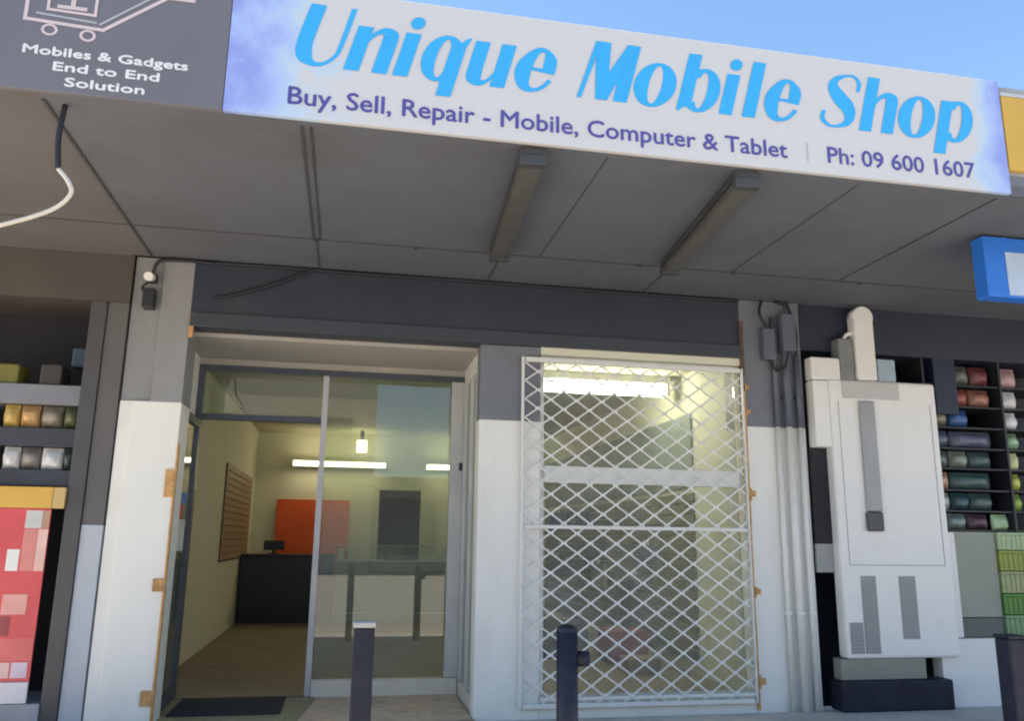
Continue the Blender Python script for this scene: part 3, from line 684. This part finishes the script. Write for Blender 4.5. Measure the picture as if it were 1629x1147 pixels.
def pack(name, lab, cat, x0, x1, z0, z1, c, y0=.03, y1=.25, grp=None, c2=None):
    o = MB(); pm = mat('pack_print', c, .4, .12, 14)
    if name == 'packet':
        k = 1.35 if sum(c) < 1.0 else .8
        bag(o, x0, x1, z0, z1, y0, y1 if y1 - y0 < .12 else y0 + .12, pm, mat('pack_label', [min(.8, q * k + .01) for q in c], .4, .1, 20), random.uniform(0, 6))
    elif name == 'crate':
        o.box(x0, x1, y0, y1, z0, z1 - .022, pm, .006); o.box(x0 - .006, x1 + .006, y0 - .008, y1 + .008, z1 - .0215, z1, pm, .004)
        xx = x0 + .03
        while xx < x1 - .02: o.box(xx, xx + .012, y0 - .007, y0 + .001, z0 + .012, z1 - .023, pm, .002); xx += .045
    else: o.box(x0, x1, y0, y1, z0, z1, pm, .012)
    if c2: o.box(x0 + (x1 - x0) * .2, x1 - (x1 - x0) * .2, y0 - .0015, y0 - .0002, z0 + (z1 - z0) * .3, z0 + (z1 - z0) * .75, colm('pack_label', c2))
    return tag(o.build(name, loc=((x0 + x1) / 2, (y0 + y1) / 2, z0)), lab, cat, grp)
G1 = 'packets on the grey shelf'
pack('packet', 'yellow packet at the left edge of upper shelf row', 'packet', -2.23, -2.135, 1.831, 1.98, (.62, .42, .12), grp=G1)
pack('packet', 'orange tan packet beside the yellow packet', 'packet', -2.13, -2.012, 1.831, 1.98, (.48, .27, .11), grp=G1)
pack('packet', 'taupe packet between the orange and the olive packets', 'packet', -2.007, -1.875, 1.831, 1.98, (.21, .18, .14), grp=G1)
pack('packet', 'dark olive packet next to the dark post', 'packet', -1.870, -1.77, 1.831, 1.98, (.09, .10, .05), grp=G1)
pack('packet', 'white packet at the left edge of lower shelf row', 'packet', -2.20, -2.098, 1.561, 1.706, (.72, .71, .70), grp=G1)
pack('packet', 'taupe packet between the two white packets', 'packet', -2.094, -1.978, 1.561, 1.706, (.20, .18, .16), grp=G1)
pack('packet', 'white packet right of the lower taupe packet', 'packet', -1.973, -1.842, 1.561, 1.706, (.72, .71, .71), grp=G1)
pack('packet', 'dark green packet at right end of lower shelf row', 'packet', -1.837, -1.77, 1.561, 1.706, (.045, .065, .06), grp=G1)
pack('storage_box', 'small steel blue box high above the grey shelf', 'box', -1.925, -1.81, 2.285, 2.42, (.05, .085, .12), .25, .4)
pack('storage_box', 'small olive yellow box on top of grey shelf', 'box', -2.30, -2.17, 2.116, 2.25, (.16, .14, .03), .05, .25)
pack('storage_box', 'dark brown box on top of grey shelf', 'box', -2.04, -1.91, 2.116, 2.26, (.045, .035, .03), .05, .25)
hb = thing('header_board', 'orange header board above the red poster', 'sign', (-2.4, 0, 1.31))
b = MB(); b.box(-3.5, -1.84, -.03, .0, 1.315, 1.448, mat('orange_header_print', (.62, .36, .07), .5, .05, 4), .003); b.box(-1.838, -1.767, -.029, .0, 1.315, 1.448, mat('tan_header_print', (.55, .38, .15), .5, .05, 4), .003); b.build('board', hb)
po = thing('promo_poster', 'red promotional poster with pink panels below the orange header board', 'poster', (-2.3, 0, .28))
b = MB(); b.box(-3.2, -1.84, -.02, -.005, .28, 1.312, mat('red_poster_print', (.60, .075, .085), .45, .08, 4), .001); b.build('sheet', po)
def pan(x0, x1, z0, z1, c, k=0):
    b = MB(); b.box(x0, x1, -.0215 - .0006 * k, -.0203, z0, z1, colm('poster_panel', c)); b.build('printed_panel', po)
pan(-1.98, -1.885, 1.19, 1.30, (.52, .52, .51)); pan(-1.883, -1.842, 1.19, 1.30, (.42, .26, .17)); pan(-1.98, -1.90, .93, 1.185, (.62, .22, .20)); pan(-1.898, -1.842, .93, 1.185, (.72, .45, .40))
pan(-2.06, -1.99, .93, 1.06, (.72, .71, .70)); pan(-2.05, -1.91, .67, .79, (.68, .32, .29)); pan(-2.05, -1.99, .545, .66, (.28, .05, .06)); pan(-2.05, -1.842, .40, .53, (.62, .13, .13)); pan(-1.95, -1.86, .30, .39, (.58, .46, .55)); pan(-2.05, -1.96, .30, .39, (.66, .42, .42))
b = MB(); b.box(-3.2, -1.842, -.025, -.006, .155, .277, mat('pale_skirting_print', (.60, .58, .62), .5, .06, 4), .002); tag(b.build('window_ledge'), 'pale ledge below the red poster', 'ledge')

# ================================================================ RIGHT NEIGHBOUR
rb = thing('produce_store', 'dark navy neighbouring store right of the white pillar', 'building', (5.5, 0, 0))
b = MB(); b.box(3.455, 9, .002, .62, 2.66, 3.0385, NAVYP); b.build('header', rb)
b = MB(); b.box(3.455, 9, .55, .6, -.1, 2.659, NAVYP); b.box(9.001, 9.05, 0, .6, -.1, 3.03, NAVYP); b.build('back_wall', rb)
b = MB(); b.box(4.63, 4.83, .0, .2, 2.2, 2.659, mat('deep_navy_paint', (.012, .02, .05), .5, .1)); b.build('post', rb)
st = thing('upright_cooler', 'tall white upright cooler with grey handle and rounded post on top', 'cooler', (3.95, -.06, 0))
WS = mat('white_cooler_enamel', (.77, .755, .735), .38, .025, 3, .03, dirt=(.55, .53, .5), dscale=3, damt=.3); GSL = mat('grey_handle_metal', (.33, .33, .335), .4, .05, 4, metal=.2); DKH = mat('dark_grip', (.075, .075, .085), .5, .1)
VNT = mat('grey_vent', (.30, .305, .305), .5, .05, 4); OLV = mat('olive_grey_kick_panel', (.24, .24, .20), .5, .05); SEAM = mat('door_seam', (.30, .30, .31), .6, .1)
b = MB(); b.box(3.60, 4.53, -.12, .0, .345, 2.415, WS, .022); b.build('cabinet', st)
b = MB(); b.box(3.47, 3.602, -.112, 0, 1.88, 2.40, WS, .012); b.box(3.47, 3.72, -.105, 0, 2.405, 2.585, WS, .014); b.build('side_box', st)
b = MB(); b.box(3.665, 4.47, -.1215, -.1195, 1.005, 1.011, SEAM); b.box(3.665, 3.671, -.1215, -.1195, 1.012, 2.24, SEAM); b.box(4.464, 4.47, -.1215, -.1195, 1.012, 2.24, SEAM); b.build('door_seam', st)
b = MB(); b.box(3.86, 4.03, -.12, -.02, 2.418, 2.93, WS, .012); b.cyl((3.945, -.119, 2.93), (3.945, -.021, 2.93), .086, WS, 28)
b.tube([(3.87, -.07, 2.80), (3.82, -.07, 2.79), (3.785, -.07, 2.74)], .016, WS); b.build('finial_post', st)
b = MB(); b.box(3.71, 4.20, -.128, -.1198, 2.265, 2.40, mat('pale_name_plate', (.50, .495, .49), .4, .03), .006); b.build('blank_plate', st)
b = MB(); b.box(3.835, 3.965, -.150, -.1198, 1.40, 2.245, GSL, .012); hn = b.build('handle', st)
b = MB(); b.box(3.825, 3.96, -.156, -.1198, 1.255, 1.398, DKH, .012); b.build('grip', st)
for x0, x1, z0, z1 in ((3.745, 3.87, .38, .93), (4.06, 4.20, .48, .93), (3.63, 3.738, .38, .60)):
    b = MB(); b.box(x0, x1, -.1215, -.119, z0, z1, VNT)
    z = z0 + .012
    while z < z1 - .02:
        b.box(x0 + .006, x1 - .006, -.129, -.1216, z, z + .012, VNT, .002); z += .026
    b.build('vent', st)
b = MB(); b.box(3.55, 4.24, -.105, -.0, .20, .344, OLV, .006); b.build('kick_panel', st)
b = MB(); b.box(3.52, 4.42, -.15, .02, -.01, .198, NAVY, .012); b.build('plinth', st)
b = MB(); b.box(3.46, 3.598, -.03, .0, 1.16, 1.878, DARKIN); b.box(3.46, 3.598, -.028, 0, .95, 1.158, mat('grey_gap_board', (.30, .31, .30), .6, .1)); b.build('side_gap', st)
o = pack('storage_box', 'grey green box beside the rounded post of white cooler', 'box', 3.725, 3.85, 2.417, 2.75, (.20, .215, .215), -.10, .02)
pack('storage_box', 'small pale blue box right of the rounded post', 'box', 4.05, 4.21, 2.417, 2.60, (.32, .41, .48), -.10, .02)
# goods rack
rk = thing('goods_rack', 'dark rack of goods right of the white cooler', 'rack', (5.2, .1, 0))
b = MB()
for z in (2.44, 2.262, 2.09, 1.92, 1.757, 1.585, 1.42, 1.27): b.box(4.54, 6.0, .03, .4, z, z + .012, BLACK)
b.build('shelf_board', rk)
b = MB()
for x in (4.535, 5.255, 5.985): b.box(x, x + .02, .02, .42, .48, 2.66, BLACK)
b.build('upright', rk)
b = MB(); b.box(4.65, 5.03, .0, .06, .62, 1.265, mat('sage_panel', (.27, .29, .24), .5, .06, 3), .003); b.build('front_panel', rk)
b = MB(); b.box(4.62, 5.03, .0, .06, .475, .615, mat('dark_grey_panel', (.10, .115, .11), .5, .1, 3), .003); b.build('lower_panel', rk)
b = MB(); b.box(4.42, 5.05, -.05, .06, -.02, .47, WS, .004); b.box(4.535, 4.645, -.03, .06, .475, 1.26, WS, .003); b.build('riser', rk)
G2 = 'goods on the dark rack'
goods = [
 (2.454, .17, [(4.84, 5.02, (.09, .10, .09), 'grey green packet on top row of dark rack'), (5.03, 5.21, (.13, .035, .045), 'dark red packet on top row of dark rack'), (5.28, 5.48, (.48, .30, .32), 'pink packet on top row of dark rack')]),
 (2.275, .15, [(4.60, 4.80, (.10, .09, .075), 'brown grey packet on second row of dark rack'), (4.81, 4.99, (.24, .07, .065), 'brick red packet on second row of dark rack'), (5.0, 5.2, (.26, .12, .09), 'clay packet on second row of dark rack'), (5.28, 5.46, (.70, .70, .74), 'tall white packet on second row of dark rack')]),
 (2.103, .145, [(4.58, 4.78, (.14, .13, .09), 'olive grey packet on third row of dark rack'), (4.79, 4.97, (.03, .09, .25), 'blue packet on third row of dark rack'), (5.28, 5.44, (.70, .70, .74), 'white packet on third row of dark rack')]),
 (1.933, .14, [(4.57, 4.77, (.075, .09, .14), 'slate packet on fourth row, leftmost on dark rack'), (4.78, 5.18, (.08, .095, .14), 'wide slate packet on fourth row of dark rack'), (5.28, 5.43, (.20, .33, .20), 'soft green packet on fourth row of dark rack')]),
 (1.77, .14, [(4.56, 4.75, (.09, .115, .115), 'grey teal packet on fifth row of dark rack'), (4.76, 4.93, (.17, .21, .16), 'sage packet on fifth row of dark rack'), (4.94, 5.15, (.05, .085, .085), 'dark green packet on fifth row of dark rack'), (5.28, 5.41, (.75, .75, .42), 'cream packet on fifth row of dark rack')]),
 (1.598, .14, [(4.555, 4.74, (.36, .22, .16), 'tan packet on sixth row of dark rack'), (4.75, 5.13, (.045, .085, .08), 'wide dark teal packet on sixth row of dark rack'), (5.28, 5.40, (.38, .42, .08), 'lime packet on sixth row of dark rack')]),
 (1.433, .14, [(4.555, 4.73, (.31, .31, .30), 'light grey packet on seventh row of dark rack'), (4.74, 4.90, (.028, .07, .08), 'deep teal packet on seventh row of dark rack'), (4.91, 5.12, (.05, .085, .08), 'dark sea green packet on seventh row of dark rack'), (5.28, 5.39, (.24, .36, .07), 'leaf green packet on seventh row of dark rack')]),
 (1.283, .125, [(4.67, 4.86, (.15, .20, .18), 'pale teal packet on lowest row of dark rack'), (4.87, 5.06, (.08, .045, .06), 'maroon packet on lowest row of dark rack'), (5.10, 5.25, (.45, .66, .40), 'mint packet on lowest row of dark rack')]),
]
for z, h, row in goods:
    for x0, x1, c, lab in row: pack('packet', lab, 'packet', x0, x1, z, z + h, c, .04, .2, G2)
for z0, z1, c, lab in ((1.13, 1.265, (.36, .47, .28), 'pale sage crate topmost of the green crate stack'), (.97, 1.125, (.27, .31, .06), 'olive lime crate second from top of the green crate stack'), (.80, .965, (.31, .35, .17), 'khaki crate in the middle of the green crate stack'), (.64, .795, (.08, .22, .045), 'deep green crate near the bottom of the green crate stack'), (.48, .635, (.17, .30, .16), 'soft green crate at the bottom of the green crate stack')):
    pack('crate', lab, 'crate', 5.04, 5.5, z0, z1, c, -.02, .3, 'green crates stacked right of the rack')
pack('crate_stand', 'white block under the green crate stack', 'stand', 5.06, 5.6, -.02, .475, (.66, .66, .65), -.04, .3)

# ================================================================ ACROSS THE STREET (seen only in the glass)
def opposite(lab, x0, x1, y, h, c, nwin):
    o = thing('opposite_building', lab, 'building', ((x0 + x1) / 2, y, 0), 'buildings across the street')
    M = mat('render_wall', c, .8, .1, 1, .1)
    b = MB(); b.box(x0, x1, y - 8, y, -.135, h, M); b.box(x0 - .2, x1 + .2, y - .1, y + .2, h + .001, h + .25, M); b.build('wall', o)
    b = MB(); b.box(x0, x1, y + .001, y + 2.4, 3.0, 3.25, BEAMP); b.build('awning', o)
    for i in range(nwin):
        ww = (x1 - x0) / nwin; xx = x0 + ww * (i + .5)
        b = MB(); b.box(xx - ww * .3, xx + ww * .3, y + .001, y + .05, 4.0, min(h - .6, 5.6), colm('dark_pane', (.03, .035, .04), .1)) if h > 5.2 else b.box(xx - ww * .4, xx + ww * .4, y + .001, y + .05, .5, 2.7, colm('dark_pane', (.03, .035, .04), .1))
        b.build('window', o)
opposite('cream two storey block across the street', -26, .9, -24, 7.4, (.50, .45, .37), 6)
opposite('low grey shop across the street', 1.0, 9.5, -26, 3.3, (.5, .48, .43), 3)
opposite('tall grey block across the street at the right', 9.6, 34, -24, 7.0, (.55, .52, .46), 5)
